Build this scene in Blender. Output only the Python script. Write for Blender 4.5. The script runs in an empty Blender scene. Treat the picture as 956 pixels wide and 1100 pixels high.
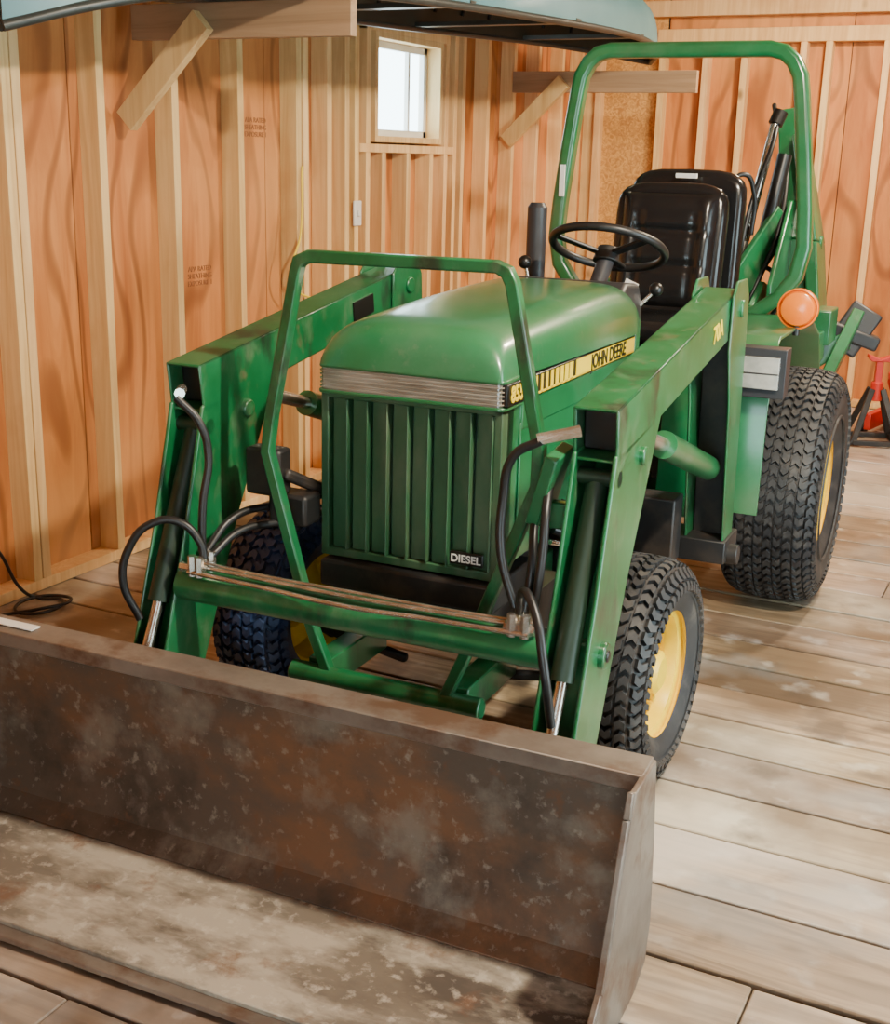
import bpy, math, random
from mathutils import Vector, Matrix
random.seed(7)
scene = bpy.context.scene
R = math.radians

# ------------------------------------------------------------------ materials
def nodes_of(m):
    m.use_nodes = True
    nt = m.node_tree
    return nt, nt.nodes, nt.links, nt.nodes.get('Principled BSDF')

def mat(name, c1, c2=None, rough=0.5, metal=0.0, scale=6.0, coat=0.0, stretch=(1,1,1), bump=0.0,
        detail=6.0, lo=0.35, hi=0.65, spec=None, distort=0.0):
    m = bpy.data.materials.new(name)
    nt, N, L, P = nodes_of(m)
    c2 = c2 or tuple(x*0.8 for x in c1)
    tc = N.new('ShaderNodeTexCoord'); mp = N.new('ShaderNodeMapping')
    mp.inputs['Scale'].default_value = stretch
    L.new(tc.outputs['Object'], mp.inputs['Vector'])
    nz = N.new('ShaderNodeTexNoise'); nz.inputs['Scale'].default_value = scale
    nz.inputs['Detail'].default_value = detail; nz.inputs['Distortion'].default_value = distort
    L.new(mp.outputs[0], nz.inputs['Vector'])
    cr = N.new('ShaderNodeValToRGB')
    cr.color_ramp.elements[0].position = lo; cr.color_ramp.elements[0].color = (*c1, 1)
    cr.color_ramp.elements[1].position = hi; cr.color_ramp.elements[1].color = (*c2, 1)
    L.new(nz.outputs['Fac'], cr.inputs['Fac'])
    col = cr.outputs['Color']
    L.new(col, P.inputs['Base Color'])
    P.inputs['Roughness'].default_value = rough
    P.inputs['Metallic'].default_value = metal
    P.inputs['Coat Weight'].default_value = coat
    P.inputs['Coat Roughness'].default_value = 0.15
    if spec is not None: P.inputs['Specular IOR Level'].default_value = spec
    if bump:
        b = N.new('ShaderNodeBump'); b.inputs['Strength'].default_value = bump; b.inputs['Distance'].default_value = 0.01
        L.new(nz.outputs['Fac'], b.inputs['Height']); L.new(b.outputs[0], P.inputs['Normal'])
    return m

def layered(name, base, layers, rough=.6, metal=0.0, bump=.1, coat=0.0):
    """base colour + noise-masked layers: (colour, scale, stretch, lo, hi, strength)"""
    m = bpy.data.materials.new(name); nt, N, L, P = nodes_of(m)
    tc = N.new('ShaderNodeTexCoord'); col=None; last=None
    for i,(c,sc,st,lo,hi,k) in enumerate(layers):
        mp=N.new('ShaderNodeMapping'); mp.inputs['Scale'].default_value=st; mp.inputs['Location'].default_value=(i*3.7,i*1.3,i*5.1)
        L.new(tc.outputs['Object'],mp.inputs['Vector'])
        nz=N.new('ShaderNodeTexNoise'); nz.inputs['Scale'].default_value=sc; nz.inputs['Detail'].default_value=10; nz.inputs['Roughness'].default_value=.62
        L.new(mp.outputs[0],nz.inputs['Vector'])
        cr=N.new('ShaderNodeValToRGB'); e=cr.color_ramp.elements
        e[0].position=lo; e[0].color=(0,0,0,1); e[1].position=hi; e[1].color=(k,k,k,1)
        L.new(nz.outputs['Fac'],cr.inputs['Fac'])
        mx=N.new('ShaderNodeMix'); mx.data_type='RGBA'
        L.new(cr.outputs['Color'],mx.inputs[0])
        if col is None: mx.inputs[6].default_value=(*base,1)
        else: L.new(col,mx.inputs[6])
        mx.inputs[7].default_value=(*c,1); col=mx.outputs[2]; last=nz
    L.new(col,P.inputs['Base Color']); P.inputs['Roughness'].default_value=rough; P.inputs['Metallic'].default_value=metal
    P.inputs['Coat Weight'].default_value=coat; P.inputs['Coat Roughness'].default_value=.15
    if bump:
        b=N.new('ShaderNodeBump'); b.inputs['Strength'].default_value=bump; b.inputs['Distance'].default_value=.006
        L.new(last.outputs['Fac'],b.inputs['Height']); L.new(b.outputs[0],P.inputs['Normal'])
    return m

def wood_mat(name, base, dark, stretch, scale=3.0, knots=True, rough=0.65, kdir=(1,1,1), attr=True, stains=(), kscale=2.6, grain=None):
    m = bpy.data.materials.new(name)
    nt, N, L, P = nodes_of(m)
    tc = N.new('ShaderNodeTexCoord'); mp = N.new('ShaderNodeMapping')
    mp.inputs['Scale'].default_value = stretch
    at = N.new('ShaderNodeAttribute'); at.attribute_name = 'Col'
    L.new(tc.outputs['Object'], mp.inputs['Vector'])
    nz = N.new('ShaderNodeTexNoise'); nz.inputs['Scale'].default_value = scale; nz.inputs['Detail'].default_value = 8
    nz.inputs['Distortion'].default_value = 1.2; nz.inputs['Roughness'].default_value=.6
    L.new(mp.outputs[0], nz.inputs['Vector'])
    cr = N.new('ShaderNodeValToRGB')
    e = cr.color_ramp.elements
    e[0].position = .30; e[0].color = (*dark, 1); e[1].position = .62; e[1].color = (*base, 1)
    L.new(nz.outputs['Fac'], cr.inputs['Fac'])
    col = cr.outputs['Color']
    def mixc(a, bcol, fac, mode='MIX'):
        mx = N.new('ShaderNodeMix'); mx.data_type = 'RGBA'; mx.blend_type = mode
        if isinstance(fac, float): mx.inputs[0].default_value = fac
        else: L.new(fac, mx.inputs[0])
        L.new(a, mx.inputs[6])
        if isinstance(bcol, tuple): mx.inputs[7].default_value = (*bcol, 1)
        else: L.new(bcol, mx.inputs[7])
        return mx.outputs[2]
    if grain:
        gs, gk, gn = grain
        mpg=N.new('ShaderNodeMapping'); mpg.inputs['Scale'].default_value=gs; L.new(tc.outputs['Object'],mpg.inputs['Vector'])
        n3=N.new('ShaderNodeTexNoise'); n3.inputs['Scale'].default_value=1.0; n3.inputs['Detail'].default_value=2; L.new(mpg.outputs[0],n3.inputs['Vector'])
        mu=N.new('ShaderNodeMath'); mu.operation='MULTIPLY'; mu.inputs[1].default_value=gn; L.new(n3.outputs['Fac'],mu.inputs[0])
        si=N.new('ShaderNodeMath'); si.operation='SINE'; L.new(mu.outputs[0],si.inputs[0])
        gr=N.new('ShaderNodeValToRGB'); g=gr.color_ramp.elements; g[0].position=.35; g[0].color=(0,0,0,1); g[1].position=1; g[1].color=(gk,gk,gk,1)
        L.new(si.outputs[0],gr.inputs['Fac'])
        col=mixc(col,tuple(x*.62 for x in dark),gr.outputs['Color'])
    if knots:
        mp2 = N.new('ShaderNodeMapping'); mp2.inputs['Scale'].default_value = kdir
        L.new(tc.outputs['Object'], mp2.inputs['Vector'])
        vo = N.new('ShaderNodeTexVoronoi'); vo.inputs['Scale'].default_value = kscale
        L.new(mp2.outputs[0], vo.inputs['Vector'])
        kr = N.new('ShaderNodeValToRGB'); k = kr.color_ramp.elements
        k[0].position = .03; k[0].color = (1,1,1,1); k[1].position = .09; k[1].color = (0,0,0,1)
        L.new(vo.outputs['Distance'], kr.inputs['Fac'])
        col = mixc(col, tuple(x*0.45 for x in dark), kr.outputs['Color'])
    for i,(sc_,ss,lo,hi,k_) in enumerate(stains):
        mp3=N.new('ShaderNodeMapping'); mp3.inputs['Location'].default_value=(i*7.3+1.1,i*2.9,i*4.4); L.new(tc.outputs['Object'],mp3.inputs['Vector'])
        n2 = N.new('ShaderNodeTexNoise'); n2.inputs['Scale'].default_value = ss; n2.inputs['Detail'].default_value = 7
        L.new(mp3.outputs[0], n2.inputs['Vector'])
        sr = N.new('ShaderNodeValToRGB'); s = sr.color_ramp.elements
        s[0].position = lo; s[0].color = (0,0,0,1); s[1].position = hi; s[1].color = (k_,k_,k_,1)
        L.new(n2.outputs['Fac'], sr.inputs['Fac'])
        col = mixc(col, sc_, sr.outputs['Color'])
    if attr:
        col = mixc(col, at.outputs['Color'], 1.0, 'MULTIPLY')
    L.new(col, P.inputs['Base Color'])
    P.inputs['Roughness'].default_value = rough
    b = N.new('ShaderNodeBump'); b.inputs['Strength'].default_value = .15; b.inputs['Distance'].default_value = .004
    L.new(nz.outputs['Fac'], b.inputs['Height']); L.new(b.outputs[0], P.inputs['Normal'])
    return m

DUST=(.13,.19,.11)
GREEN = layered('green_paint',(.005,.11,.033),[((.012,.15,.052),6,(1,1,1),.35,.65,1.0),(DUST,3.5,(1,1,1),.48,.78,.5)],rough=.30,coat=.6,bump=.01)
HOODG = layered('green_hood_paler',(.010,.13,.047),[((.020,.165,.064),4,(1,1,1),.35,.65,1.0),((.15,.23,.15),2.6,(1,1,1),.46,.76,.5),((.20,.22,.16),30,(1,1,1),.58,.76,.35)],rough=.32,coat=.6,bump=.01)  # paler green base with dust layers over it
GREENW = layered('green_worn_paint',(.005,.105,.031),[((.014,.15,.056),5,(1,1,1),.4,.65,1.0),((.014,.022,.014),5,(1,1,.5),.55,.66,.9),(DUST,14,(1,1,.6),.53,.72,.55),((.16,.10,.06),9,(1,1,.7),.64,.72,.6)],rough=.34,coat=.45,bump=.03)
GREEND = layered('green_grille_plastic',(.018,.075,.032),[((.036,.11,.05),9,(1,1,.4),.35,.65,1.0),((.16,.165,.11),6,(1,1,.4),.46,.75,.65)],rough=.48,bump=.05)
DKGREEN = mat('green_recess_shade', (.004,.018,.008), (.008,.026,.012), rough=.5)  # recess shade put into the colour: grille gaps, cylinder inside the arm channel
YEL = layered('yellow_paint',(.88,.60,.0),[((.70,.45,.01),6,(1,1,1),.5,.7,.6)],rough=.4,coat=.1,bump=.02)
YELD = mat('yellow_decal', (.90,.68,.02), (.85,.62,.015), rough=.45)
BLK = mat('black_decal', (.006,.006,.006), (.010,.010,.010), rough=.35)
BLKP = layered('black_greasy_metal',(.009,.009,.010),[((.05,.036,.027),9,(1,1,1),.47,.7,.85)],rough=.5,bump=.15)
HOSE = mat('hose_rubber', (.010,.010,.011), (.016,.016,.016), rough=.4)
VINYL = mat('black_vinyl', (.008,.008,.009), (.012,.012,.012), rough=.2, scale=60, bump=.03)
RUB = layered('tire_rubber',(.012,.013,.016),[((.042,.042,.042),4,(1,1,1),.4,.7,.9),((.13,.115,.10),14,(1,1,1),.52,.75,.5)],rough=.6,bump=.1)
RUBB = layered('tire_rubber_daylight_tint',(.010,.026,.075),[((.035,.07,.18),4,(1,1,1),.4,.7,.9),((.11,.15,.24),14,(1,1,1),.54,.75,.4)],rough=.5,bump=.1)  # cool daylight on the left front tire put into its rubber colour
STEEL = mat('plated_steel', (.72,.69,.64), (.46,.42,.36), rough=.25, metal=.9, scale=20)
GREY = mat('grey_plastic', (.020,.021,.025), (.032,.032,.037), rough=.42)
LENS = mat('headlight_lens', (.22,.19,.145), (.38,.34,.28), rough=.12, coat=.8, scale=8, stretch=(1,1,8))
LAMPL = mat('work_lamp_lens', (.28,.30,.28), (.45,.45,.42), rough=.12, coat=.8, scale=20)
ORANGE = mat('amber_lens', (.95,.23,.005), (.9,.18,.0), rough=.25, coat=.4)
RED = mat('red_paint', (.6,.03,.015), (.5,.02,.01), rough=.4)
WHITE = mat('white_plastic', (.8,.78,.74), (.75,.74,.7), rough=.5)
INK = mat('stamp_ink', (.26,.10,.04), (.30,.12,.05), rough=.8)
BUCKET = layered('bucket_steel',(.095,.068,.050),[((.19,.088,.040),2.6,(.8,1,1.3),.46,.60,.85),((.040,.029,.022),3.6,(1,1,1),.48,.62,.8),((.24,.205,.165),6,(1,1,1),.52,.68,.7),((.33,.29,.24),38,(1,1,1),.58,.70,.55),((.15,.065,.03),16,(1,1,1),.60,.70,.7)],rough=.55,metal=.2,bump=.3)
BUCKETT = layered('bucket_top_flange',(.14,.11,.09),[((.25,.215,.18),5,(.7,1,1),.38,.62,.9),((.11,.055,.03),9,(.7,1,1),.50,.64,.85)],rough=.45,metal=.35,bump=.15)
BUCKETF = layered('bucket_dusty_floor',(.155,.125,.095),[((.065,.050,.040),2.0,(.7,1.2,1),.45,.58,.9),((.42,.365,.29),4,(.7,1.6,1),.48,.62,.85),((.52,.46,.38),30,(1,1,1),.55,.68,.6),((.15,.07,.035),9,(1,1,1),.58,.68,.7)],rough=.85,bump=.5)
HULL = mat('canoe_hull', (.045,.17,.21), (.08,.23,.27), rough=.45, coat=.1, scale=2)
HULLIN = mat('canoe_inner', (.020,.022,.014), (.04,.036,.024), rough=.6, scale=4)
GUNW = mat('gunwale_trim', (.025,.03,.03), (.04,.045,.04), rough=.4)
PLY_V = wood_mat('plywood_wall_vertical', (.66,.265,.075), (.46,.145,.035), (5,5,.6), scale=1.5, kdir=(1,1,.6), kscale=1.7, grain=((1.6,1.6,.45),.8,80), stains=(((.76,.40,.145),.8,.48,.7,.7),((.38,.11,.025),1.3,.52,.70,.6)))
STUD = wood_mat('stud_lumber', (.85,.60,.28), (.68,.41,.165), (14,14,.8), scale=1.5, kdir=(1.2,1.2,.7), stains=(((.56,.30,.11),3,.56,.75,.6),))
BEAMX = wood_mat('tie_lumber', (.42,.27,.15), (.29,.18,.095), (.8,14,14), scale=1.5)
OSB = mat('osb_sheet', (.72,.42,.13), (.46,.22,.06), rough=.7, scale=26, detail=2, distort=2)
FLOORM = wood_mat('floor_planks', (.44,.335,.225), (.22,.155,.10), (1.0,18,16), scale=1.3, kdir=(.8,1.6,1), rough=.42, kscale=2.2, grain=((.5,5,1),.5,40),
    stains=(((.56,.52,.46),.9,.46,.60,.8),((.13,.085,.052),1.3,.48,.60,.85),((.62,.59,.53),9,.58,.72,.5),((.075,.055,.04),3.5,.58,.68,.75),((.30,.31,.31),2.2,.56,.68,.5)))

# ------------------------------------------------------------------ mesh builder
class MB:
    def __init__(s): s.v=[]; s.f=[]; s.m=[]; s.c=[]
    def _add(s, vs, fs, mi=0, col=(1,1,1)):
        o=len(s.v); s.v+= [tuple(p) for p in vs]
        for f in fs: s.f.append(tuple(i+o for i in f)); s.m.append(mi); s.c.append(col)
    def box(s, a, b, mi=0, col=(1,1,1)):
        x0,y0,z0=a; x1,y1,z1=b
        vs=[(x0,y0,z0),(x1,y0,z0),(x1,y1,z0),(x0,y1,z0),(x0,y0,z1),(x1,y0,z1),(x1,y1,z1),(x0,y1,z1)]
        s._add(vs,[(0,3,2,1),(4,5,6,7),(0,1,5,4),(1,2,6,5),(2,3,7,6),(3,0,4,7)],mi,col)
    def beam(s, p, q, w, h, up=(0,0,1), mi=0, col=(1,1,1), w2=None, h2=None):
        p=Vector(p); q=Vector(q); d=(q-p).normalized(); up=Vector(up)
        sd=d.cross(up).normalized(); u=sd.cross(d).normalized()
        w2=w if w2 is None else w2; h2=h if h2 is None else h2
        vs=[]
        for c,ww,hh in ((p,w,h),(q,w2,h2)):
            for i,j in ((-1,-1),(1,-1),(1,1),(-1,1)): vs.append(c+sd*i*ww/2+u*j*hh/2)
        s._add(vs,[(3,2,1,0),(4,5,6,7),(0,1,5,4),(1,2,6,5),(2,3,7,6),(3,0,4,7)],mi,col)
    def cyl(s, p, q, r, r2=None, n=20, mi=0, caps=True):
        p=Vector(p); q=Vector(q); d=(q-p).normalized(); r2=r if r2 is None else r2
        a=Vector((0,0,1)) if abs(d.z)<.9 else Vector((1,0,0))
        u=d.cross(a).normalized(); w=d.cross(u)
        vs=[]
        for c,rr in ((p,r),(q,r2)):
            for i in range(n):
                t=2*math.pi*i/n; vs.append(c+u*math.cos(t)*rr+w*math.sin(t)*rr)
        fs=[(i,(i+1)%n,n+(i+1)%n,n+i) for i in range(n)]
        if caps: fs+= [tuple(range(n-1,-1,-1)), tuple(range(n,2*n))]
        s._add(vs,fs,mi)
    def prism(s, poly, ax, a0, a1, mi=0, col=(1,1,1)):
        n=len(poly)
        def P(a,b,c):
            return {'x':(c,a,b),'y':(a,c,b),'z':(a,b,c)}[ax]
        vs=[P(a,b,a0) for a,b in poly]+[P(a,b,a1) for a,b in poly]
        fs=[(i,(i+1)%n,n+(i+1)%n,n+i) for i in range(n)]+[tuple(range(n-1,-1,-1)),tuple(range(n,2*n))]
        s._add(vs,fs,mi,col)
    def lathe(s, prof, c=(0,0,0), n=64, mi=0):
        vs=[];k=len(prof)
        for i in range(n):
            t=2*math.pi*i/n
            for x,r in prof: vs.append((c[0]+x, c[1]+r*math.cos(t), c[2]+r*math.sin(t)))
        fs=[]
        for i in range(n):
            j=(i+1)%n
            for a in range(k-1): fs.append((i*k+a,i*k+a+1,j*k+a+1,j*k+a))
        s._add(vs,fs,mi)
    def sweep(s, pts, w, d, y0=0, mi=0, ys=None):
        n=len(pts); vs=[]
        for i,(x,z) in enumerate(pts):
            a=Vector(pts[max(i-1,0)]); b=Vector(pts[min(i+1,n-1)])
            t=(b-a).normalized(); nn=Vector((-t.y,t.x))
            if 0<i<n-1:
                t1=(Vector(pts[i])-a).normalized(); k=1/max(.4,abs(t1.dot(t)))
            else: k=1
            yy=ys[i] if ys else y0
            for sgn,dy in ((-1,-1),(1,-1),(1,1),(-1,1)):
                vs.append((x+nn.x*sgn*w/2*k, yy+dy*d/2, z+nn.y*sgn*w/2*k))
        fs=[]
        for i in range(n-1):
            for a in range(4):
                b=(a+1)%4; fs.append((i*4+a,i*4+b,(i+1)*4+b,(i+1)*4+a))
        fs+=[(3,2,1,0),tuple((n-1)*4+a for a in range(4))]
        s._add(vs,fs,mi)
    def grid(s, rows, mi=0, flip=False):
        k=len(rows[0]); vs=[p for r in rows for p in r]; fs=[]
        for i in range(len(rows)-1):
            for a in range(k-1):
                f=(i*k+a,i*k+a+1,(i+1)*k+a+1,(i+1)*k+a); fs.append(f[::-1] if flip else f)
        s._add(vs,fs,mi)
    def obj(s, name, mats, parent=None, bevel=0.0, seg=2, smooth=True, ang=35, solid=0, subsurf=0, fixn=True):
        me=bpy.data.meshes.new(name); me.from_pydata(s.v,[],s.f)
        if not isinstance(mats,(list,tuple)): mats=[mats]
        for m in mats: me.materials.append(m)
        for p,mi in zip(me.polygons,s.m): p.material_index=mi
        ca=me.color_attributes.new('Col','FLOAT_COLOR','CORNER')
        for p,c in zip(me.polygons,s.c):
            for li in p.loop_indices: ca.data[li].color=(*c,1)
        if fixn:
            import bmesh
            bm=bmesh.new(); bm.from_mesh(me); bmesh.ops.recalc_face_normals(bm,faces=bm.faces); bm.to_mesh(me); bm.free()
        if smooth:
            me.shade_smooth(); me.set_sharp_from_angle(angle=R(ang))
        o=bpy.data.objects.new(name,me); scene.collection.objects.link(o)
        if parent: o.parent=parent
        if solid:
            md=o.modifiers.new('s','SOLIDIFY'); md.thickness=solid; md.offset=0
        if bevel:
            md=o.modifiers.new('b','BEVEL'); md.width=bevel; md.segments=seg; md.limit_method='ANGLE'; md.angle_limit=R(40)
        if subsurf:
            md=o.modifiers.new('ss','SUBSURF'); md.levels=subsurf; md.render_levels=subsurf
        return o

def empty(name, loc=(0,0,0), rz=0, parent=None):
    e=bpy.data.objects.new(name,None); scene.collection.objects.link(e); e.location=loc; e.rotation_euler=(0,0,R(rz)); e.empty_display_size=.1
    if parent: e.parent=parent
    return e

def tube(name, pts, r, m, parent=None, smooth=True, cyclic=False):
    cu=bpy.data.curves.new(name,'CURVE'); cu.dimensions='3D'; cu.bevel_depth=r; cu.bevel_resolution=4; cu.use_fill_caps=True
    if smooth:
        sp=cu.splines.new('BEZIER'); sp.bezier_points.add(len(pts)-1)
        for bp,p in zip(sp.bezier_points,pts): bp.co=p; bp.handle_left_type=bp.handle_right_type='AUTO'
    else:
        sp=cu.splines.new('POLY'); sp.points.add(len(pts)-1)
        for bp,p in zip(sp.points,pts): bp.co=(*p,1)
    sp.use_cyclic_u=cyclic
    cu.materials.append(m)
    o=bpy.data.objects.new(name,cu); scene.collection.objects.link(o)
    if parent: o.parent=parent
    return o

def text(name, body, size, loc, rot, m, parent, bold=0.0):
    cu=bpy.data.curves.new(name,'FONT'); cu.body=body; cu.size=size; cu.extrude=.0008; cu.offset=bold; cu.align_x='CENTER'; cu.align_y='CENTER'
    cu.materials.append(m)
    o=bpy.data.objects.new(name,cu); scene.collection.objects.link(o); o.location=loc; o.rotation_euler=[R(a) for a in rot]; o.parent=parent
    return o

# ------------------------------------------------------------------ camera
F_PX=1350.0; P_=R(15.8); YAW=R(26.3); ROLL=.026
cam=bpy.data.cameras.new('camera'); co=bpy.data.objects.new('camera',cam); scene.collection.objects.link(co)
rt=Vector((math.cos(YAW),math.sin(YAW),0)); hf=Vector((-math.sin(YAW),math.cos(YAW),0))
fw=hf*math.cos(P_)+Vector((0,0,-math.sin(P_))); up=hf*math.sin(P_)+Vector((0,0,math.cos(P_)))
X=(rt+up*ROLL).normalized(); Y=(up-rt*ROLL).normalized(); Z=-fw
M=Matrix(((X.x,Y.x,Z.x,1.40),(X.y,Y.y,Z.y,-2.92),(X.z,Y.z,Z.z,1.56),(0,0,0,1)))
co.matrix_world=M
cam.sensor_fit='HORIZONTAL'; cam.sensor_width=36; cam.lens=F_PX/956*36
scene.camera=co

# ------------------------------------------------------------------ room
XW=-1.83; YB=5.9; XR=3.2; YF=-4.2; ZC=2.95
def shade(lo=.85,hi=1.08):
    k=random.uniform(lo,hi); return (k,k*random.uniform(.96,1.02),k*random.uniform(.92,1.03))
fb=MB(); y=YF
while y<YB+.1:
    w=random.choice([.21,.235,.26,.22])
    x=-2.0-random.uniform(0,3)
    while x<XR+.1:
        ln=random.uniform(3.6,5.2)
        dz=random.uniform(-.005,0)
        if x+ln>-2.0:
            k=random.uniform(.72,1.22); 
            fb.box((max(x,-2.0),y+.006,-.04),(min(x+ln,XR+.15)-.003,y+w-.006,dz),0,(k,k*random.uniform(.94,1.0),k*random.uniform(.86,1.02)))
        x+=ln
    y+=w
fb.box((-2.0,YF,-.06),(XR+.15,YB+.1,-.042),1)
fb.obj('floor',[FLOORM,BLKP],bevel=.004,seg=2)
# left wall
wl=MB()
wy0,wy1,wz0,wz1=2.72,3.45,1.62,2.14   # window opening
xs0,xs1=XW-.10,XW-.089
def ply(y0,y1,z0,z1,mi=0):
    wl.box((xs0,y0+.0025,z0),(xs1,y1-.0025,z1),mi,shade(.84,1.08))
    wl.box((xs0-.02,y0,z0),(xs0-.002,y1,z1),2)  # backing sheet added to stop light leaking through the panel seams
yy=YF
while yy<YB:
    y2=min(yy+1.22,YB)
    a,b=yy,y2
    if b<=wy0 or a>=wy1: ply(a,b,0,ZC)
    else:
        if a<wy0: ply(a,wy0,0,ZC)
        if b>wy1: ply(wy1,b,0,ZC)
        m0,m1=max(a,wy0),min(b,wy1)
        ply(m0,m1,0,wz0); ply(m0,m1,wz1,ZC)
    yy+=1.22
def stud(y,z0=.04,z1=2.4,w=.04,mi=1): wl.box((xs1,y-w/2,z0),(XW,y+w/2,z1),mi,shade(.84,1.12))
for y in [-3.9,-3.5,-3.08,-2.66,-2.24,-1.82,-1.4,-.98,-.56,-.12,.30,.345,.75,1.17,1.60,2.04,2.10,2.30,2.46,2.50+.05,3.62,3.72,4.05,4.42,4.80,5.2,5.55,5.86]: stud(y)
for y in (2.66,3.51): stud(y)
for y in (2.82,3.08,3.34): stud(y,.04,wz0-.05)
for y in (2.9,3.3): stud(y,wz1+.09,2.4)
wl.box((xs1,2.575,wz0-.05),(XW+.002,3.6,wz0-.01),1,shade())
wl.box((xs1,2.64,wz1+.0),(XW+.002,3.53,wz1+.09),1,shade())
wl.box((xs1,YF,0),(XW,YB,.04),1,shade(1,1.1)); wl.box((xs1,YF,2.4),(XW,YB,2.44),1,shade()); wl.box((xs1,YF,2.44),(XW,YB,2.48),1,shade())
WL=wl.obj('wall_left',[PLY_V,STUD,BLKP],bevel=.0015,seg=1)
for (yy_,zz) in ((1.41,1.05),(1.83,1.66)):
    text('grade_stamp','APA RATED\nSHEATHING\nEXPOSURE 1',.030,(xs1+.0015,yy_,zz),(90,0,90),INK,WL)
# window
wn=MB(); t=.03
wx0,wx1=XW-.13,XW+.004
wn.box((wx0,wy0,wz0),(wx1,wy0+t,wz1),0); wn.box((wx0,wy1-t,wz0),(wx1,wy1,wz1),0)
wn.box((wx0,wy0+t,wz0),(wx1,wy1-t,wz0+t),0); wn.box((wx0,wy0+t,wz1-t),(wx1,wy1-t,wz1),0)
a,b,c,d=wy0+t,wy1-t,wz0+t,wz1-t
for (p,q) in (((wx0+.02,a,c),(wx0+.05,a+.035,d)),((wx0+.02,b-.035,c),(wx0+.05,b,d)),((wx0+.02,a,c),(wx0+.05,b,c+.035)),((wx0+.02,a,d-.035),(wx0+.05,b,d)),((wx0+.02,b-.2,c),(wx0+.045,b-.18,d))):
    wn.box(p,q,1)
wn.obj('window_1',[STUD,WHITE],bevel=.002)
# back wall
wb=MB()
xx=-1.35
yb0=YB
wb.box((-1.93,yb0,0),(-1.36,yb0+.012,ZC),2)
wb.box((-1.95,yb0+.014,0),(XR+.02,yb0+.03,ZC),3)  # unseen backing added to block light at the plywood gaps
while xx<XR:
    x2=min(xx+1.22,XR+.01); wb.box((xx+.0025,yb0,0),(x2-.0025,yb0+.012,ZC),0,(shade(.86,.98))); xx+=1.22
for x in [-1.36,-1.06,-.80,-.42,-.26,.10,.5,.92,1.33,1.75,2.2,2.6,3.0]:
    wb.box((x-.022,yb0-.089,.04),(x+.022,yb0,2.33),1,shade(.9,1.1))
wb.box((-1.40,yb0-.092,2.33),(XR,yb0,2.42),1,shade()); wb.box((-1.83,yb0-.089,2.50),(XR,yb0,2.60),1,shade())
wb.box((-1.40,yb0-.089,0),(XR,yb0,.04),1,shade())
wb.box((-1.83,yb0-.089,0.04),(-1.79,yb0,2.5),1,shade())
wb.obj('wall_back',[PLY_V,STUD,OSB,BLKP],bevel=.0015,seg=1)
# unseen right and front walls; doorways added and sized to let daylight in
dy0,dy1=-1.0,1.1
wr=MB(); wr.box((XR,YF,0),(XR+.012,dy0,ZC),0); wr.box((XR,dy1,0),(XR+.012,YB,ZC),0); wr.box((XR,dy0,2.1),(XR+.012,dy1,ZC),0)
y=YF+.1
while y<YB:
    z0=2.1 if dy0<y<dy1 else 0
    wr.box((XR-.089,y-.02,z0),(XR,y+.02,ZC),1,shade()); y+=.42
for y in (dy0-.02,dy1+.02): wr.box((XR-.089,y-.02,0),(XR,y+.02,2.1),1,shade())
wr.obj('wall_right',[PLY_V,STUD],bevel=.0015,seg=1)
wf=MB(); wf.box((-1.95,YF-.012,0),(1.1,YF,ZC),0); wf.box((2.4,YF-.012,0),(XR+.012,YF,ZC),0); wf.box((1.1,YF-.012,2.1),(2.4,YF,ZC),0)
for x in (-1.6,-1.2,-.8,-.4,0,.4,.8,1.08,2.42,2.8): wf.box((x-.02,YF,0),(x+.02,YF+.089,ZC),1,shade())
wf.obj('wall_front',[PLY_V,STUD],bevel=.0015,seg=1)
ce=MB(); ce.box((-1.95,YF,ZC),(XR+.02,YB+.012,ZC+.012),0)
y=YF+.3
while y<YB: ce.box((-1.83,y-.02,ZC-.14),(XR-.09,y+.02,ZC),1,shade()); y+=.6
ce.obj('ceiling',[PLY_V,BEAMX])
for yt,xe in ((.95,-.90),(4.40,-.70)):
    tb=MB(); tb.box((XW+.0,yt-.02,1.94),(xe,yt+.02,2.06),0,shade(.85,.95))
    tb.beam((XW-.02,yt-.042,1.655),(XW+.34,yt-.042,2.0),.04,.09,(0,0,1),1,shade(.78,.82))
    tb.obj('roof_tie_beam',[BEAMX,STUD],bevel=.002)
ls=MB(); ls.box((XW,2.51,1.22),(XW+.012,2.58,1.34),0); ls.box((XW+.012,2.535,1.265),(XW+.022,2.555,1.295),0); ls.obj('light_switch',[WHITE],bevel=.004)
tube('wall_cable',[(XW+.01,2.05,1.5),(XW+.03,2.0,1.2),(XW+.01,1.95,1.0),(XW+.03,2.12,.9),(XW+.01,2.46,.86)],.005,YELD)
tube('extension_cord',[(-1.81,.0,.34),(-1.80,.10,.20),(-1.78,.17,.05),(-1.76,.22,.010),(-1.68,.25,.010),(-1.63,.17,.010),(-1.68,.08,.010),(-1.75,.10,.010),(-1.77,.20,.014),(-1.70,.28,.010),(-1.63,.24,.016),(-1.66,.12,.018),(-1.74,.02,.010),(-1.77,-.3,.010)],.006,HOSE)

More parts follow.
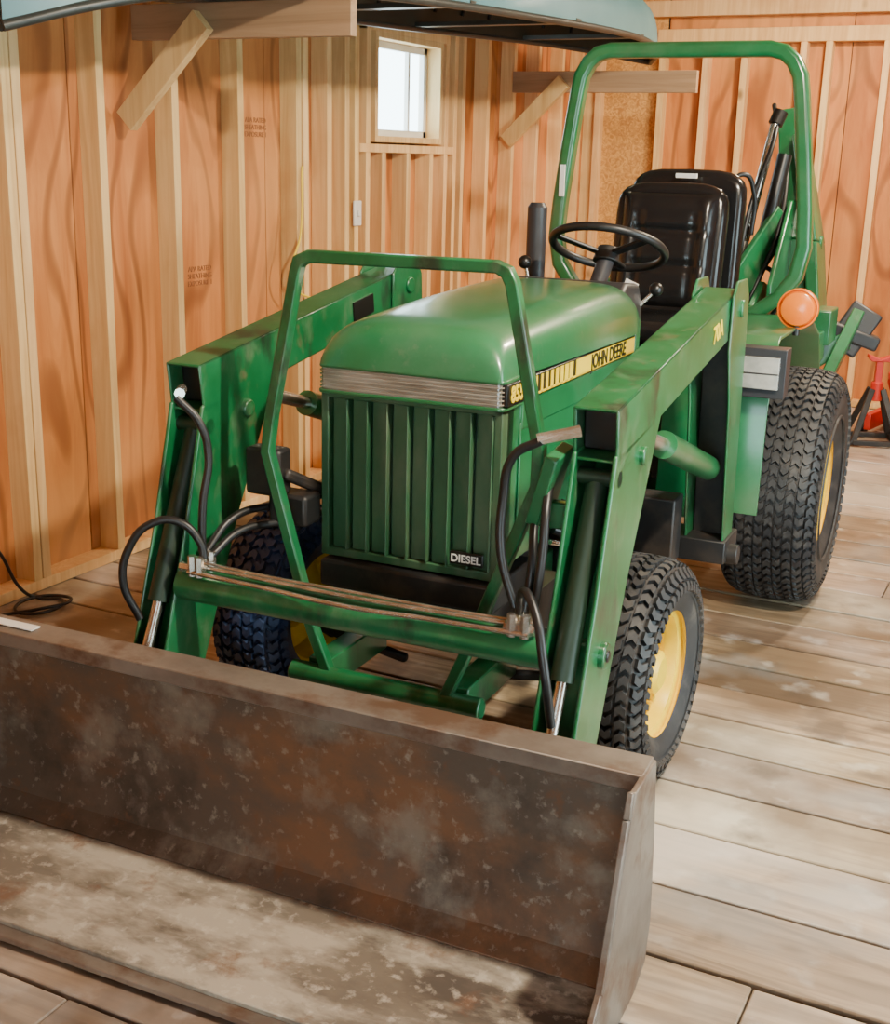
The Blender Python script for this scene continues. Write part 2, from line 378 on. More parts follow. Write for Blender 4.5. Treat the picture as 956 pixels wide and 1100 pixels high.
def canoe():
    E=empty('canoe',(0,0,0))
    y0,y1=-.10,4.72; n=40
    def g(i):
        u=i/n; s=2*u-1; y=y0+(y1-y0)*u
        b=.42*(1-abs(s)**2.6)**.8+.004
        zg=2.095+.03*(y-.95)-( .18 if s<0 else .08)*abs(s)**5
        xc=-1.36+.07*(y-.9)
        h=.32*(1-.25*abs(s)**3)*(1 if b>.06 else .9)
        return y,b,zg,xc,h
    def row(i,off,dz):
        y,b,zg,xc,h=g(i); r=[]
        bb=max(b-off,.001)
        for k in range(17):
            t=math.pi*k/16; cx,sz=math.cos(t),math.sin(t)
            r.append((xc+bb*math.copysign(abs(cx)**.75,cx), y, zg+(h-dz)*abs(sz)**.8))
        return r
    o=MB(); o.grid([row(i,0,0) for i in range(n+1)]); o.obj('hull',[HULL],E)
    o=MB(); o.grid([row(i,.012,.012) for i in range(n+1)],0,True); o.obj('inner_hull',[HULLIN],E)
    for sgn in (-1,1):
        tube('gunwale',[(g(i)[3]+sgn*g(i)[1],g(i)[0],g(i)[2]) for i in range(0,n+1,2)],.016,GUNW,E)
    for i in (8,16,24,32):
        y,b,zg,xc,h=g(i); t=MB(); t.box((xc-b,y-.03,zg+.005),(xc+b,y+.03,zg+.025)); t.obj('thwart',[GUNW],E)
    for i in range(5,36,2):
        y,b,zg,xc,h=g(i)
        pts=[]
        for k in range(1,16):
            t=math.pi*k/16; cx,sz=math.cos(t),math.sin(t)
            pts.append((xc+(b-.02)*math.copysign(abs(cx)**.75,cx), y, zg+(h-.02)*abs(sz)**.8))
        tube('rib',pts,.010,BEAMX,E)
canoe()

# ------------------------------------------------------------------ tractor
T=empty('tractor',(0,0,0),2.0)

def wheel(name, cx, cy, Rr, w, rim, nrow, steer=0, side=1, parent=T, cols=None, rub=None):
    W=empty(name,(cx,cy,Rr),steer,parent)
    m=MB()
    half=[(0,Rr-.012),(.22*w,Rr-.014),(.36*w,Rr-.022),(.44*w,Rr-.042),(.49*w,Rr-.085),(.5*w,(Rr+rim)/2-.0),(.46*w,rim+.03),(.40*w,rim)]
    prof=[(-x,r) for x,r in half[::-1]]+half[1:]
    m.lathe(prof,n=72)
    m.lathe([(side*.485*w,rim+.055),(side*.503*w,rim+.058),(side*.503*w,rim+.066),(side*.485*w,rim+.07)],n=72)
    pl=half[:5]; L=[0]
    for i in range(1,5): L.append(L[-1]+math.dist(pl[i],pl[i-1]))
    tot=L[-1]
    def PP(s,phi,h):
        sg=1 if s>=0 else -1; d=abs(s)*tot
        for i in range(1,5):
            if d<=L[i]+1e-9: break
        f=(d-L[i-1])/(L[i]-L[i-1]); x=pl[i-1][0]+(pl[i][0]-pl[i-1][0])*f; r=pl[i-1][1]+(pl[i][1]-pl[i-1][1])*f
        tx,tr=pl[i][0]-pl[i-1][0],pl[i][1]-pl[i-1][1]; q=math.hypot(tx,tr); nx,nr=-tr/q,tx/q
        x+=nx*h; r+=nr*h; x*=sg
        return (x,r*math.cos(phi),r*math.sin(phi))
    pitch=2*math.pi/nrow
    nc=cols or 8
    cw=1.96/nc
    for ci in range(nc):
        sc=-.98+cw*(ci+.5); hw=cw*.44
        for k in range(nrow):
            ph=(k+(.5 if ci%2 else 0))*pitch
            hp=.34*pitch; bend=.28*pitch*(1 if (ci//1)%2 else -1)
            bot=[];top=[]
            for i,j,q in ((-1,-1,0),(0,-1,1),(1,-1,0),(1,1,0),(0,1,1),(-1,1,0)):
                s_=max(-1,min(1,sc+i*hw)); bot.append(PP(s_,ph+j*hp+q*bend,-.002))
                s2=max(-1,min(1,sc+i*hw*.88)); top.append(PP(s2,ph+j*hp*.86+q*bend,.012))
            nn=6
            fs=[(a,(a+1)%nn,nn+(a+1)%nn,nn+a) for a in range(nn)]+[(nn,nn+1,nn+4,nn+5),(nn+1,nn+2,nn+3,nn+4)]
            m._add(bot+top,fs)
    m.obj('tire',[rub or RUB],W,ang=30)
    k=MB(); xo=side*.40*w
    pr=[(xo,rim),(xo,rim+.012),(xo-side*.012,rim+.012),(xo-side*.02,rim-.012),(xo-side*.05,rim-.022),(xo-side*.07,rim*.86),(xo-side*.085,rim*.80),(xo-side*.08,rim*.45),(xo-side*.06,rim*.40),(xo-side*.06,.06),(xo-side*.02,.055),(xo-side*.01,.04),(xo-side*.01,0.001)]
    k.lathe(pr,n=48)
    k.lathe([(-xo,rim+.01),(-xo+side*.02,rim-.015),(xo-side*.05,rim-.03)],n=48)
    for a in range(5):
        t=2*math.pi*a/5; c=(xo-side*.06,math.cos(t)*rim*.55,math.sin(t)*rim*.55)
        k.cyl(c,(xo-side*.035,c[1],c[2]),.011,n=6)
    k.obj('rim',[YEL],W,ang=30)
    return W
FT=.298; RT=.43
wheel('front_wheel_right', .505,0,FT,.22,.165,50,-3,1,cols=9)
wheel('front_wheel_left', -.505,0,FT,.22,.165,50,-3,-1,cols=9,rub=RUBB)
wheel('rear_wheel_right', .59,1.66,RT,.33,.20,62,0,1,cols=12)
wheel('rear_wheel_left', -.59,1.66,RT,.33,.20,62,0,-1,cols=12)

c=MB()
c.box((-.15,-.22,.36),(.15,1.75,.56),0); c.box((-.19,-.05,.54),(.19,.75,.98),0)
c.box((-.16,.02,.24),(.16,.85,.40),0); c.box((-.22,-.30,.40),(.22,-.12,.52),0); c.box((-.13,.5,.22),(.13,1.5,.40),0)
c.beam((-.40,0,.30),(.40,0,.30),.09,.09,mi=0); c.cyl((.36,0,.26),(.45,0,.30),.05,mi=0); c.cyl((-.36,0,.26),(-.45,0,.30),.05,mi=0)
c.box((-.24,-.33,.50),(.24,-.05,.57),0)
c.cyl((-.48,1.66,.43),(.48,1.66,.43),.09,mi=0); c.box((-.22,1.35,.3),(.22,1.9,.7),0)
c.cyl((.19,.38,.86),(.25,.38,.86),.05); c.cyl((.19,.5,.72),(.27,.5,.72),.045); c.box((.19,.45,.6),(.26,.62,.85),0)
c.cyl((.2,.4,.65),(.30,.4,.65),.05); c.box((.15,.2,.45),(.34,.42,.58)); c.cyl((.24,.1,.60),(.34,.3,.60),.04)
c.beam((.2,.2,.5),(.34,.75,.42),.03,.03)
c.beam((.1,-.1,.24),(.42,-.06,.27),.025,.025); c.beam((-.1,-.1,.24),(-.42,-.06,.27),.025,.025)
c.obj('chassis_engine',[BLKP],T,bevel=.008)
c=MB()
c.box((-.55,.64,.41),(.55,.80,.47),0)
c.box((.28,.50,.42),(.46,.60,.62),0); c.box((-.46,.50,.42),(-.28,.60,.62),0)
c.obj('loader_mount',[BLKP],T,bevel=.006)
c=MB(); c.box((.15,-.15,.42),(.20,1.2,.52)); c.box((-.20,-.15,.42),(-.15,1.2,.52))
c.box((.15,.9,.46),(.50,1.25,.49)); c.box((-.50,.9,.46),(-.15,1.25,.49))
c.obj('frame_rails',[GREEN],T,bevel=.005)
for pts in ([(.22,.2,.8),(.30,.3,.72),(.28,.5,.6),(.36,.62,.55)],[(.2,.1,.7),(.30,.2,.62),(.30,.4,.52),(.25,.6,.5)],[(.2,.55,.9),(.3,.6,.8),(.3,.66,.6),(.42,.7,.5)],[(.25,.05,.62),(.32,.12,.58),(.34,.3,.66),(.30,.5,.70)]):
    tube('engine_hose',pts,.012,HOSE,T)
tube('steel_line',[(.26,.0,.60),(.30,.2,.54),(.32,.45,.50),(.36,.64,.50)],.007,STEEL,T)

FRONT=[]   # parts of the hood / grille group, narrowed together below
g=MB(); z0,z1=.575,1.0; yf=-.305; W2=.25
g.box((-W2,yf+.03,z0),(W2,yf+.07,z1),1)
g.box((-W2,yf,z0),(W2,yf+.05,z0+.022),0); g.box((-W2,yf,z1-.018),(W2,yf+.05,z1),0)
g.box((-W2,yf,z0),(-W2+.022,yf+.05,z1),0); g.box((W2-.022,yf,z0),(W2,yf+.05,z1),0)
nr=8; sp=(2*W2-.044)/nr
for i in range(nr):
    xa=-W2+.022+i*sp
    g.box((xa+.0065,yf+.012,z0+.022),(xa+sp-.0025,yf+.04,z1-.018),0)
    g.box((xa+sp-.006,yf-.004,z0+.022),(xa+sp-.0,yf+.02,z1-.018),0)
FRONT.append(g.obj('grille',[GREEND,DKGREEN],T,bevel=.003))
b=MB(); b.box((.125,yf-.012,z0+.035),(.215,yf-.004,z0+.067)); FRONT.append(b.obj('badge_plate',[BLK],T,bevel=.002))
FRONT.append(text('badge_text','DIESEL',.027,(.170,yf-.014,z0+.051),(90,0,0),WHITE,T,.0004))
s=MB()
for sg in (-1,1):
    s.box((.235 if sg>0 else -.25,yf+.03,.60),(.25 if sg>0 else -.235,.30,1.0),0)
s.box((.250,-.2,.66),(.256,.24,.95),0); s.box((-.256,-.2,.66),(-.250,.24,.95),0)
FRONT.append(s.obj('side_panels',[GREEN],T,bevel=.006))
def rrect(w,ya,yb,r,n=6):
    pts=[(w,yb)]
    for i in range(n+1):
        t=math.pi/2*i/n; pts.append((w-r+r*math.cos(t),ya+r-r*math.sin(t)))
    for i in range(n+1):
        t=math.pi/2*i/n; pts.append((-w+r-r*math.sin(t),ya+r-r*math.cos(t)))
    pts.append((-w,yb)); return pts
o=MB(); o.prism(rrect(.252,yf-.008,-.20,.02),'z',1.0,1.06); FRONT.append(o.obj('headlight_band',[LENS],T,bevel=.003))
o=MB()
for z in (1.01,1.02,1.03,1.04,1.05): o.prism(rrect(.2535,yf-.011,-.295,.016),'z',z-.0015,z+.0015)
FRONT.append(o.obj('headlight_ribs',[LENS],T))
o=MB(); o.prism(rrect(.258,yf-.012,-.20,.022),'z',.994,1.003); o.prism(rrect(.256,yf-.012,-.20,.022),'z',1.057,1.066); FRONT.append(o.obj('headlight_trim',[GREEN],T,bevel=.002))
o=MB(); o.box((.23,-.307,1.004),(.262,.70,1.058)); o.box((-.262,-.22,1.004),(-.23,.70,1.058)); FRONT.append(o.obj('decal_black_band',[BLK],T,bevel=.004))
h=MB(); st=[(-.318,.003,.247),(-.314,.045,.249),(-.302,.080,.249),(-.282,.103,.248),(-.248,.115,.248),(-.17,.122,.250),(-.05,.129,.255),(.15,.138,.262),(.4,.146,.268),(.62,.149,.272),(.70,.145,.272),(.735,.128,.268),(.745,.09,.262)]
rows=[]
for y,ht,w in st:
    r=[]
    for k in range(33):
        t=math.pi*k/32; cx,sz=math.cos(t),math.sin(t)
        wt=w-.036*abs(sz)
        xx_=wt*math.copysign(abs(cx)**.38,cx) if abs(cx)>1e-6 else 0
        r.append((xx_,y,1.062+ht*abs(sz)**.44 ))
    rows.append(r)
h.grid(rows)
n0=len(rows[0]); 
h._add(rows[-1],[tuple(range(n0))]); h._add(rows[0],[tuple(range(n0))])
FRONT.append(h.obj('hood',[HOODG],T,ang=50))
h=MB(); h.box((-.258,-.2,.93),(.258,.74,1.005)); FRONT.append(h.obj('hood_lower_rail',[GREEN],T,bevel=.006))
o=MB()
o.box((.2625,.17,1.008),(.2645,.70,1.054))
for i in range(8): o.box((.2625,-.13+i*.035,1.008),(.2645,-.13+i*.035+.010+.0025*i,1.054))
o.box((.2625,-.13,1.008),(.2645,.70,1.013))
FRONT.append(o.obj('decal_yellow_right',[YELD],T))
FRONT.append(text('decal_name','JOHN DEERE',.056,(.2655,.45,1.030),(90,0,90),BLK,T,.001))
FRONT.append(text('decal_number','855',.052,(.2635,-.252,1.030),(90,0,90),YELD,T,.0018))
for o_ in FRONT:
    if o_.type=='MESH': o_.scale.x=.97
    o_.location.x=o_.location.x*.97-.006

gd=MB()
pts=[(-.15,.30),(-.20,.42),(-.325,.86),(-.312,.95),(-.240,1.295),(-.232,1.320),(-.205,1.332),(.26,1.335),(.284,1.325),(.298,1.30),(.375,.95),(.375,.86),(.21,.42),(.16,.30)]
gd.sweep(pts,.028,.03,-.43)
gd.cyl((-.26,-.43,.30),(.26,-.43,.30),.028)
gd.box((-.22,-.42,.26),(-.16,-.1,.34)); gd.box((.16,-.42,.26),(.22,-.1,.34))
gd.obj('brush_guard',[GREENW],T,bevel=.004)
m=MB(); m.box((-.40,-.42,.74),(-.30,-.36,.86)); m.box((-.36,-.38,.66),(-.25,-.30,.74)); m.beam((-.30,-.40,.8),(-.25,-.2,.7),.03,.03); m.obj('hydraulic_valve',[BLKP],T,bevel=.01)

d=MB(); d.prism([(.72,1.0),(.72,1.15),(.80,1.2),(.93,1.19),(.98,1.12),(.98,.85),(.75,.8)],'x',-.19,.19); d.obj('dashboard',[GREY],T,bevel=.015,seg=3)
d=MB(); d.box((-.24,.745,.6),(.24,.80,1.1)); d.obj('firewall',[GREEN],T,bevel=.01)
SW=empty('steering_wheel',(0.035,1.075,1.285),0,T); SW.rotation_euler=(R(-24),0,0)
tube('rim',[(.185*math.cos(t),.185*math.sin(t),0) for t in [2*math.pi*i/24 for i in range(24)]],.014,HOSE,SW,cyclic=True)
d=MB(); d.cyl((0,0,-.05),(0,0,.0),.045,.035)
for a in (90,210,330): d.beam((0,0,-.025),(.18*math.cos(R(a)),.18*math.sin(R(a)),0),.03,.012)
d.obj('spokes',[HOSE],SW,bevel=.004)
d=MB(); d.cyl((.02,.93,1.08),(.035,1.06,1.25),.028); d.obj('steering_column',[GREY],T)
d=MB(); d.beam((.15,.985,1.19),(.115,.99,1.10),.045,.003,(0,1,0)); d.obj('key_tag',[WHITE],T)
for nm,p,q in (('throttle_lever',(.17,.95,1.1),(.23,.98,1.17)),('loader_lever',(-.16,.95,1.05),(-.20,.93,1.235))):
    d=MB(); d.cyl(p,q,.006); d.obj(nm,[STEEL],T)
    d=MB(); d.lathe([(.022*-math.cos(math.pi*i/8),.022*math.sin(math.pi*i/8)+.0005) for i in range(9)],c=q,n=16); d.obj(nm+'_knob',[BLK],T)
d=MB(); d.cyl((-.265,1.2,.55),(-.265,1.2,1.40),.034); d.cyl((-.265,1.2,1.40),(-.265,1.2,1.415),.034,.024); d.obj('exhaust_stack',[GREY],T)

def seatback(name, y, z0, z1, w, dep, tilt, par, cx=0, rolls=True):
    n=12; pts=[(-w*.44,z0),(w*.44,z0),(w*.5,z0+.08),(w*.5,z1-.12)]
    for i in range(1,n): 
        t=math.pi*i/n; pts.append((w*.5*math.copysign(abs(math.cos(t))**.5,math.cos(t)), z1-.12+.12*math.sin(t)**.6))
    pts+= [(-w*.5,z1-.12),(-w*.5,z0+.08)]
    E=empty(name,(cx,y,z0),0,par); E.rotation_euler=(R(tilt),0,0)
    q=[(a,b-z0) for a,b in pts]
    m=MB(); m.prism(q,'y',0,dep); m.obj('shell',[VINYL],E,bevel=.03,seg=4)
    H=z1-z0
    if rolls:
        rows=[]
        for j in range(33):
            v=j/32; r=[]
            for i in range(21):
                u=i/20*2-1
                edge=(1-abs(u)**5)**.5*(1-abs(2*v-1)**8)**.5
                cre=.016*(math.exp(-((v-.36)/.03)**2)+math.exp(-((v-.66)/.03)**2))*(1 if abs(u)<.62 else .25)+.014*math.exp(-((abs(u)-.62)/.05)**2)*(1 if v<.8 else .2)
                bol=.022*math.exp(-((abs(u)-.80)/.12)**2)*(1-v*.6)
                r.append((u*w*.43,-(.036*edge+bol*edge-cre*edge)+.004,.04+v*(H-.08)))
            rows.append(r)
        m=MB(); m.grid(rows); m.obj('padding',[VINYL],E,ang=80)
seatback('driver_seat_back',1.66,1.0,1.50,.42,.08,-9,T,.06)
seatback('seat_back_rear_shell',1.94,1.02,1.54,.45,.08,-4,T,.055,False)
m=MB(); m.box((-.175,1.26,.95),(.265,1.72,1.03)); m.obj('seat_cushion',[VINYL],T,bevel=.035,seg=4)
m=MB(); m.box((-.175,1.32,1.01),(-.10,1.68,1.06)); m.box((.19,1.32,1.01),(.265,1.68,1.06)); m.obj('seat_side_bolsters',[VINYL],T,bevel=.025,seg=4)
m=MB(); m.box((-.16,1.3,.7),(.16,1.7,.95)); m.box((-.26,2.0,.8),(.26,2.4,1.0)); m.obj('seat_base',[BLKP],T,bevel=.01)
m=MB(); m.box((.02,1.926,1.503),(.10,1.945,1.520)); m.obj('seat_label',[WHITE],T)

for sg,nm in ((1,'fender_right'),(-1,'fender_left')):
    m=MB(); prof=[(1.04,.46),(1.06,.80),(1.11,.97),(1.18,1.02),(1.80,1.02),(2.02,.94),(2.14,.78)]
    rows=[[(sg*x,a,b) for a,b in prof] for x in (.26,.42,.60)]
    m.grid(rows)
    m.obj(nm,[GREEN],T,solid=.012,bevel=.003)
    m=MB(); m.prism(prof+[(1.9,.5),(1.3,.46)],'x',sg*.262,sg*.272); m.obj(nm+'_inner',[GREEN],T)
for sg,nm in ((1,'right'),(-1,'left')):
    a,b_=sorted((sg*.46,sg*.655)); 
    m=MB(); m.box((a,.99,.855),(b_,1.07,1.01),0); m.box((a+.018,.975,.885),(b_-.018,.992,.985),1); m.box((a+.018,.972,.932),(b_-.018,.978,.936),0); m.obj('work_light_'+nm,[GREY,LAMPL],T,bevel=.006)
E=empty('signal_lamp',(.60,1.46,1.09),0,T); E.rotation_euler=(0,0,R(90))
m=MB(); m.lathe([(-.032,.001),(-.03,.03),(-.02,.055),(0,.064),(.02,.055),(.03,.03),(.032,.001)],n=28); m.lathe([(-.012,.064),(-.010,.069),(.010,.069),(.012,.064)],n=28); m.obj('lens',[ORANGE],E)
m=MB(); m.cyl((0,0,-.09),(0,0,-.05),.012); m.obj('stalk',[BLK],E)

m=MB()
rp=[(.24,.98),(.33,1.02),(.41,1.08),(.465,1.16),(.485,1.27),(.475,1.40),(.452,1.60),(.425,1.80),(.413,1.87),(.385,1.92),(.35,1.95),(.30,1.962)]
rp=rp+[(-a,b) for a,b in rp[::-1]]
rp=[(a+.045,b) for a,b in rp]
m.sweep(rp,.055,.07,1.90)
m.box((.2,1.86,.55),(.28,1.94,1.02)); m.box((-.28,1.86,.55),(-.2,1.94,1.02))
m.obj('rollover_bar',[GREEN],T,bevel=.016,seg=3)
m=MB(); m.box((-.425,1.855,1.42),(-.405,1.864,1.54)); m.obj('rollover_bar_decal',[WHITE],T)

# ------------- loader
for sg,nm in ((1,'right'),(-1,'left')):
    xi,xo=(.47,.57)
    X0,X1=sorted((sg*xi,sg*xo)); xc=(X0+X1)/2
    A=(xc,.62,1.165); B=(xc,-.49,1.005)
    m=MB()
    d=(Vector(B)-Vector(A)).normalized(); u=Vector((0,-d.z,d.y)); 
    if u.z<0: u=-u
    for s_ in (-1,1):
        c0=Vector(A)+u*s_*.056; c1=Vector(B)+u*s_*.056
        m.beam(c0,c1,.10,.008,(0,0,1),0)
        m.beam(Vector(A)+Vector((s_*.046,0,0)),Vector(B)+Vector((s_*.046,0,0)),.008,.12,(0,0,1),0)
    m.beam(Vector(A),Vector(B)-d*.05,.085,.10,(0,0,1),1)  # black filler paints the darkness of the hollow tube end
    prof=[(-.49,.965),(-.15,1.00),(-.345,.66),(-.48,.37),(-.58,.17),(-.73,.17),(-.665,.40),(-.575,.66)]
    m.prism(prof,'x',X0,X0+.010); m.prism(prof,'x',X1-.010,X1)
    back=[(-.30,.97),(-.45,.66),(-.56,.37),(-.60,.17),(-.62,.18),(-.58,.38),(-.47,.66),(-.34,.95)]
    m.prism(back,'x',X0+.01,X1-.01)
    m.cyl((X0-.014,-.515,.53),(X1+.014,-.515,.53),.03); m.cyl((X0-.018,-.515,.53),(X1+.018,-.515,.53),.014,mi=1); m.cyl((X0-.01,-.64,.25),(X1+.01,-.64,.25),.025)
    m.cyl((X0-.012,-.30,.93),(X1+.012,-.30,.93),.022)
    m.obj('loader_arm_'+nm,[GREENW,BLK],T,bevel=.004)
    m=MB(); m.cyl((xc,-.45,.90),(xc,-.625,.50),.026,mi=0); m.cyl((xc,-.625,.50),(xc,-.77,.20),.013,mi=1)
    m.cyl((X0,-.46,.91),(X1,-.46,.91),.018,mi=0)
    m.obj('bucket_cylinder_'+nm,[DKGREEN,STEEL],T)
    m=MB(); m.cyl((xc,.62,.70),(xc,.08,.875),.036,mi=0); m.cyl((xc,.08,.875),(xc,-.20,.955),.018,mi=1); m.obj('lift_cylinder_'+nm,[GREEN,STEEL],T)
    pp=[(.50,1.06),(.50,1.21),(.54,1.25),(.66,1.25),(.70,1.20),(.76,.45),(.64,.45),(.56,.9)]
    m=MB(); m.prism(pp,'x',X0-.010,X0-.002); m.prism(pp,'x',X1+.002,X1+.010); m.prism([(.65,1.1),(.68,1.1),(.75,.45),(.71,.45)],'x',X0,X1,1)  # web between the plates coloured black for the shaded channel interior
    m.cyl((X0-.018,.61,1.17),(X1+.018,.61,1.17),.025)
    m.box((X0-.03,.62,.41),(X1+.02,.79,.48),1)
    m.cyl((X1 if sg>0 else X0,.68,.43),((X1+.05) if sg>0 else X0-.05,.68,.43),.03,mi=1)
    m.obj('loader_post_'+nm,[GREENW,BLKP],T,bevel=.004)
text('arm_number','70A',.066,(.5745,.36,1.130),(90,0,90),YELD,T,.0008).rotation_euler=(R(90),R(-8.2),R(90))
m=MB(); m.beam((-.4665,.26,1.118),(-.4665,.38,1.135),.004,.055,mi=0); m.obj('arm_label',[BLK],T)
m=MB(); m.cyl((-.47,-.59,.545),(.47,-.59,.545),.04,n=32); m.obj('loader_cross_tube',[GREENW],T)
for i,(dy,dz) in enumerate(((-.035,.035),(-.012,.046),(.012,.044))):
    tube('hydraulic_line',[(-.43,-.59+dy,.555+dz),(-.2,-.59+dy,.549+dz),(0,-.59+dy*1.4,.548+dz),(.2,-.59+dy,.549+dz),(.44,-.59+dy,.555+dz)],.006,STEEL,T)
m=MB()
for x in (-.42,-.40,.40,.43):
    for yy_ in (-.62,-.57): m.cyl((x,yy_,.58),(x,yy_,.63),.011,n=6)
for x in (-.43,.41): m.cyl((x-.03,-.61,.595),(x+.04,-.61,.595),.012,n=6)
m.obj('hose_fittings',[STEEL],T)
m=MB(); m.cyl((-.50,-.53,1.01),(-.47,-.58,1.01),.013,n=8); m.cyl((.50,-.53,1.02),(.42,-.57,1.0),.013,n=8); m.obj('elbow_fittings',[STEEL],T)
for pts in ([(-.48,-.58,1.0),(-.43,-.56,.94),(-.415,-.55,.86),(-.42,-.57,.75),(-.42,-.58,.63)],
            [(-.55,-.66,.46),(-.58,-.68,.56),(-.56,-.67,.65),(-.52,-.65,.70),(-.46,-.62,.71),(-.41,-.6,.66),(-.40,-.6,.62)],
            [(-.30,-.2,.70),(-.36,-.35,.70),(-.40,-.48,.69),(-.42,-.57,.62)],
            [(-.26,-.15,.66),(-.33,-.35,.66),(-.38,-.48,.66),(-.40,-.57,.62)],
            [(.43,-.57,1.0),(.37,-.57,.96),(.345,-.56,.86),(.35,-.57,.74),(.39,-.58,.63)],
            [(.52,-.68,.42),(.50,-.69,.56),(.46,-.65,.66),(.42,-.61,.68),(.40,-.58,.62)],
            [(.43,-.57,.62),(.44,-.56,.75),(.43,-.52,.85),(.40,-.4,.9),(.33,-.2,.85)],
            [(.41,-.57,.62),(.41,-.54,.72),(.39,-.48,.80),(.35,-.3,.8),(.3,-.1,.7)]):
    tube('hydraulic_hose',pts,.010,HOSE,T)
m=MB(); m.beam((.44,-.48,.96),(.39,-.45,.80),.03,.10,(0,1,0)); m.box((.38,-.46,.78),(.46,-.43,.84)); m.obj('hose_bracket',[GREENW],T,bevel=.004)

# bucket
bk=MB(); HR,HL=.780,-.90
outer=[(-.87,.485),(-.865,.40),(-.866,.25),(-.872,.14),(-.895,.06),(-.945,.022),(-1.0,.016),(-1.28,.012)]
bk.prism(outer[:6]+[(-.955,.036),(-.91,.072),(-.886,.145),(-.882,.25),(-.882,.40),(-.884,.485)],'x',HL,HR,0)
bk.prism(outer[5:]+[(-1.28,.026),(-1.0,.030),(-.955,.036)],'x',HL,HR,1)
bk.prism([(-.86,.480),(-.86,.495),(-.935,.488),(-.938,.455),(-.930,.455),(-.927,.478)],'x',HL-.006,HR+.006,2)
bk.prism([(-1.18,.006),(-1.18,.016),(-1.31,.016),(-1.315,.006)],'x',HL-.004,HR+.004,2)
side=[(-.862,.490),(-.83,.30),(-.81,.12),(-.83,.035),(-.90,.008),(-1.28,.008),(-1.20,.07),(-1.12,.15),(-1.015,.44),(-.995,.485)]
for a,b_,xr in ((HR,HR+.012,HR+.004),(HL-.012,HL,HL-.004)):
    bk.prism(side,'x',a,b_,2)
    for (p,q) in zip(side[6:9],side[7:10]): bk.beam((xr,p[0],p[1]),(xr,q[0],q[1]),.022,.012,(1,0,0),2)
for sg in (-1,1):
    for dx in (-.06,.06):
        bk.prism([(-.865,.40),(-.72,.33),(-.60,.24),(-.62,.18),(-.87,.15)],'x',sg*.52+dx-.006,sg*.52+dx+.006,0)
bo=bk.obj('bucket',[BUCKET,BUCKETF,BUCKETT],T,bevel=.002,seg=1,ang=30)
m=MB(); m.box((-.80,-.91,.493),(-.66,-.88,.4955)); m.obj('bucket_label',[WHITE],T)

# ------------- backhoe
m=MB()
fr=[(2.10,.45),(2.10,1.02),(2.30,1.10),(2.75,1.0),(2.75,.45)]
m.prism(fr,'x',.30,.325); m.prism(fr,'x',-.325,-.30)
m.box((-.3,2.1,.45),(.3,2.75,.60)); m.box((.30,2.2,.80),(.58,2.35,.92)); m.box((-.58,2.2,.80),(-.30,2.35,.92))
m.beam((.46,2.55,.72),(.38,2.62,1.25),.10,.18,(0,1,0),w2=.10,h2=.22); m.beam((.38,2.62,1.25),(.29,2.70,1.78),.10,.22,(0,1,0),w2=.08,h2=.12)
m.beam((.53,2.50,.85),(.47,2.54,1.25),.05,.22,(0,1,0)); m.beam((.47,2.54,1.25),(.36,2.60,1.68),.05,.22,(0,1,0),w2=.05,h2=.12)
m.cyl((.30,2.56,1.25),(.50,2.56,1.25),.03)
m.beam((.18,2.2,.98),(.35,2.45,1.36),.03,.13,(0,0,1)); m.beam((-.18,2.2,.98),(-.30,2.45,1.30),.025,.10,(0,0,1))
m.prism([(2.15,1.0),(2.15,1.10),(2.45,1.42),(2.58,1.42),(2.58,1.0)],'x',.36,.38)
m.beam((.32,2.6,.62),(.62,2.68,.84),.08,.12,(0,1,0)); m.beam((-.32,2.6,.62),(-.56,2.68,.86),.07,.08,(0,1,0))
m.beam((.56,2.4,.62),(.66,2.66,.95),.05,.12,(0,1,0)); m.box((.40,2.3,.86),(.60,2.5,1.0))
m.obj('backhoe_frame',[GREENW],T,bevel=.006)
m=MB(); m.cyl((.19,2.42,1.18),(.27,2.5,1.72),.020,mi=0); m.cyl((.12,2.40,1.10),(.19,2.42,1.32),.035,mi=1); m.cyl((.27,2.5,1.72),(.285,2.52,1.77),.030,mi=1)
m.cyl((.26,2.36,1.05),(.33,2.45,1.60),.03,mi=1)
m.obj('backhoe_cylinder',[STEEL,BLK],T)
for sg in (-1,1):
    m=MB(); m.beam((sg*.60,2.66,.80),(sg*.70,2.70,.98),.14,.04,(0,1,0)); m.beam((sg*.54,2.66,.90),(sg*.75,2.70,.83),.10,.06,(0,0,1)); m.obj('stabilizer_foot',[GREY],T,bevel=.01)
for pts in ([(.14,2.25,1.30),(.15,2.28,1.45),(.20,2.3,1.52),(.24,2.34,1.45),(.24,2.36,1.28)],[(.20,2.3,1.1),(.23,2.35,1.4),(.28,2.48,1.7),(.24,2.6,1.8)],[(.18,2.3,1.05),(.3,2.4,1.15),(.36,2.5,1.0)],[(.26,2.3,1.0),(.34,2.4,1.3),(.33,2.55,1.6)],[(.05,2.3,1.1),(.10,2.35,1.25),(.2,2.45,1.1),(.3,2.5,.95)],[(.35,2.3,.95),(.45,2.25,1.05),(.5,2.4,.95),(.46,2.5,.8)]):
    tube('backhoe_hose',pts,.010,HOSE,T)
for i,x in enumerate((-.08,0,.08)):
    m=MB(); m.cyl((x,2.32,1.0),(x+.01,2.26,1.22),.006); m.obj('control_lever',[STEEL],T)

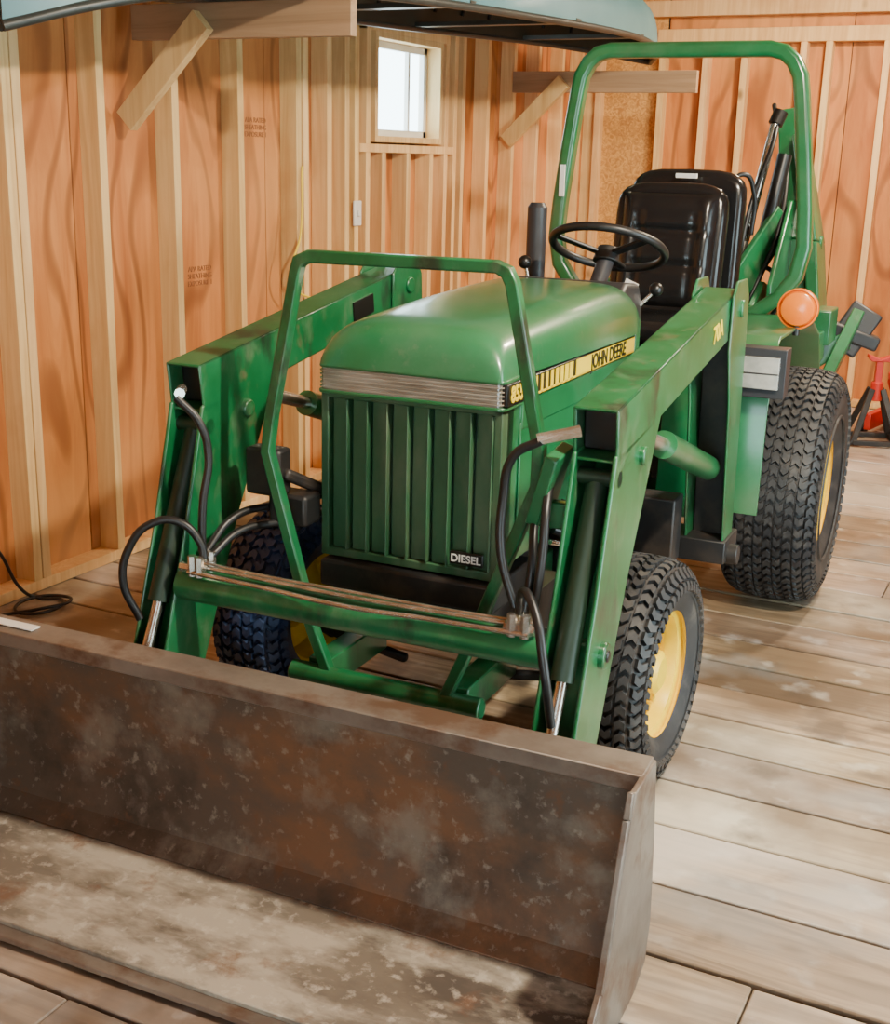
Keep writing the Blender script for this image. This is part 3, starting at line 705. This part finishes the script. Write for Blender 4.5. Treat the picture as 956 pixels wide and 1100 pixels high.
J=empty('jack_stand',(.42,4.70,0),20)
m=MB()
for sx,sy in ((-1,-1),(1,-1),(1,1),(-1,1)): m.beam((sx*.13,sy*.13,.01),(sx*.03,sy*.03,.32),.035,.02,(0,1,0))
for s_ in (-1,1): m.beam((-.13,s_*.13,.02),(.13,s_*.13,.02),.03,.03); m.beam((s_*.13,-.13,.02),(s_*.13,.13,.02),.03,.03)
m.obj('legs',[BLKP],J,bevel=.004)
m=MB(); m.cyl((0,0,.25),(0,0,.36),.035); m.box((-.02,-.02,.3),(.02,.02,.48)); m.prism([(-.07,.50),(-.05,.48),(.05,.48),(.07,.50),(.07,.52),(.0,.495),(-.07,.52)],'y',-.03,.03); m.obj('ratchet_post',[RED],J,bevel=.004)
J=empty('floor_jack',(.55,5.12,0),-10)
m=MB(); m.box((-.15,-.30,.04),(-.11,.25,.14)); m.box((.11,-.30,.04),(.15,.25,.14)); m.box((-.11,-.1,.06),(.11,.25,.16)); m.beam((0,.0,.12),(0,-.26,.36),.10,.05,(0,0,1)); m.cyl((0,-.26,.36),(0,-.26,.40),.05)
m.beam((-.08,.2,.15),(-.16,.30,.75),.03,.03,(0,1,0)); m.obj('body',[RED],J,bevel=.006)
m=MB()
for x,y_ in ((-.17,-.25),(.17,-.25),(-.17,.2),(.17,.2)): m.lathe([(-.02,.001),(-.02,.04),(.02,.04),(.02,.001)],c=(x,y_,.04),n=16)
m.obj('casters',[BLK],J)

# ------------------------------------------------------------------ lights
w=bpy.data.worlds.new('world'); scene.world=w; w.use_nodes=True
bg=w.node_tree.nodes['Background']; bg.inputs[0].default_value=(.72,.94,1,1); bg.inputs[1].default_value=10.0
def area(name,loc,tgt,size,power,col,sy=None):
    l=bpy.data.lights.new(name,'AREA'); l.size=size; l.energy=power; l.color=col
    if sy: l.shape='RECTANGLE'; l.size_y=sy
    o=bpy.data.objects.new(name,l); scene.collection.objects.link(o); o.location=loc
    o.rotation_euler=(Vector(tgt)-Vector(loc)).to_track_quat('-Z','Y').to_euler(); return o
area('ceiling_lamp_front',(1.7,-.7,2.75),(-.2,.7,.6),.12,155,(1,.88,.68))
area('ceiling_lamp_mid',(1.2,2.6,2.75),(-.3,2.4,.5),.2,100,(1,.82,.58))
area('ceiling_lamp_rear',(.3,4.3,2.75),(-.3,5.0,.8),.2,75,(1,.79,.54))
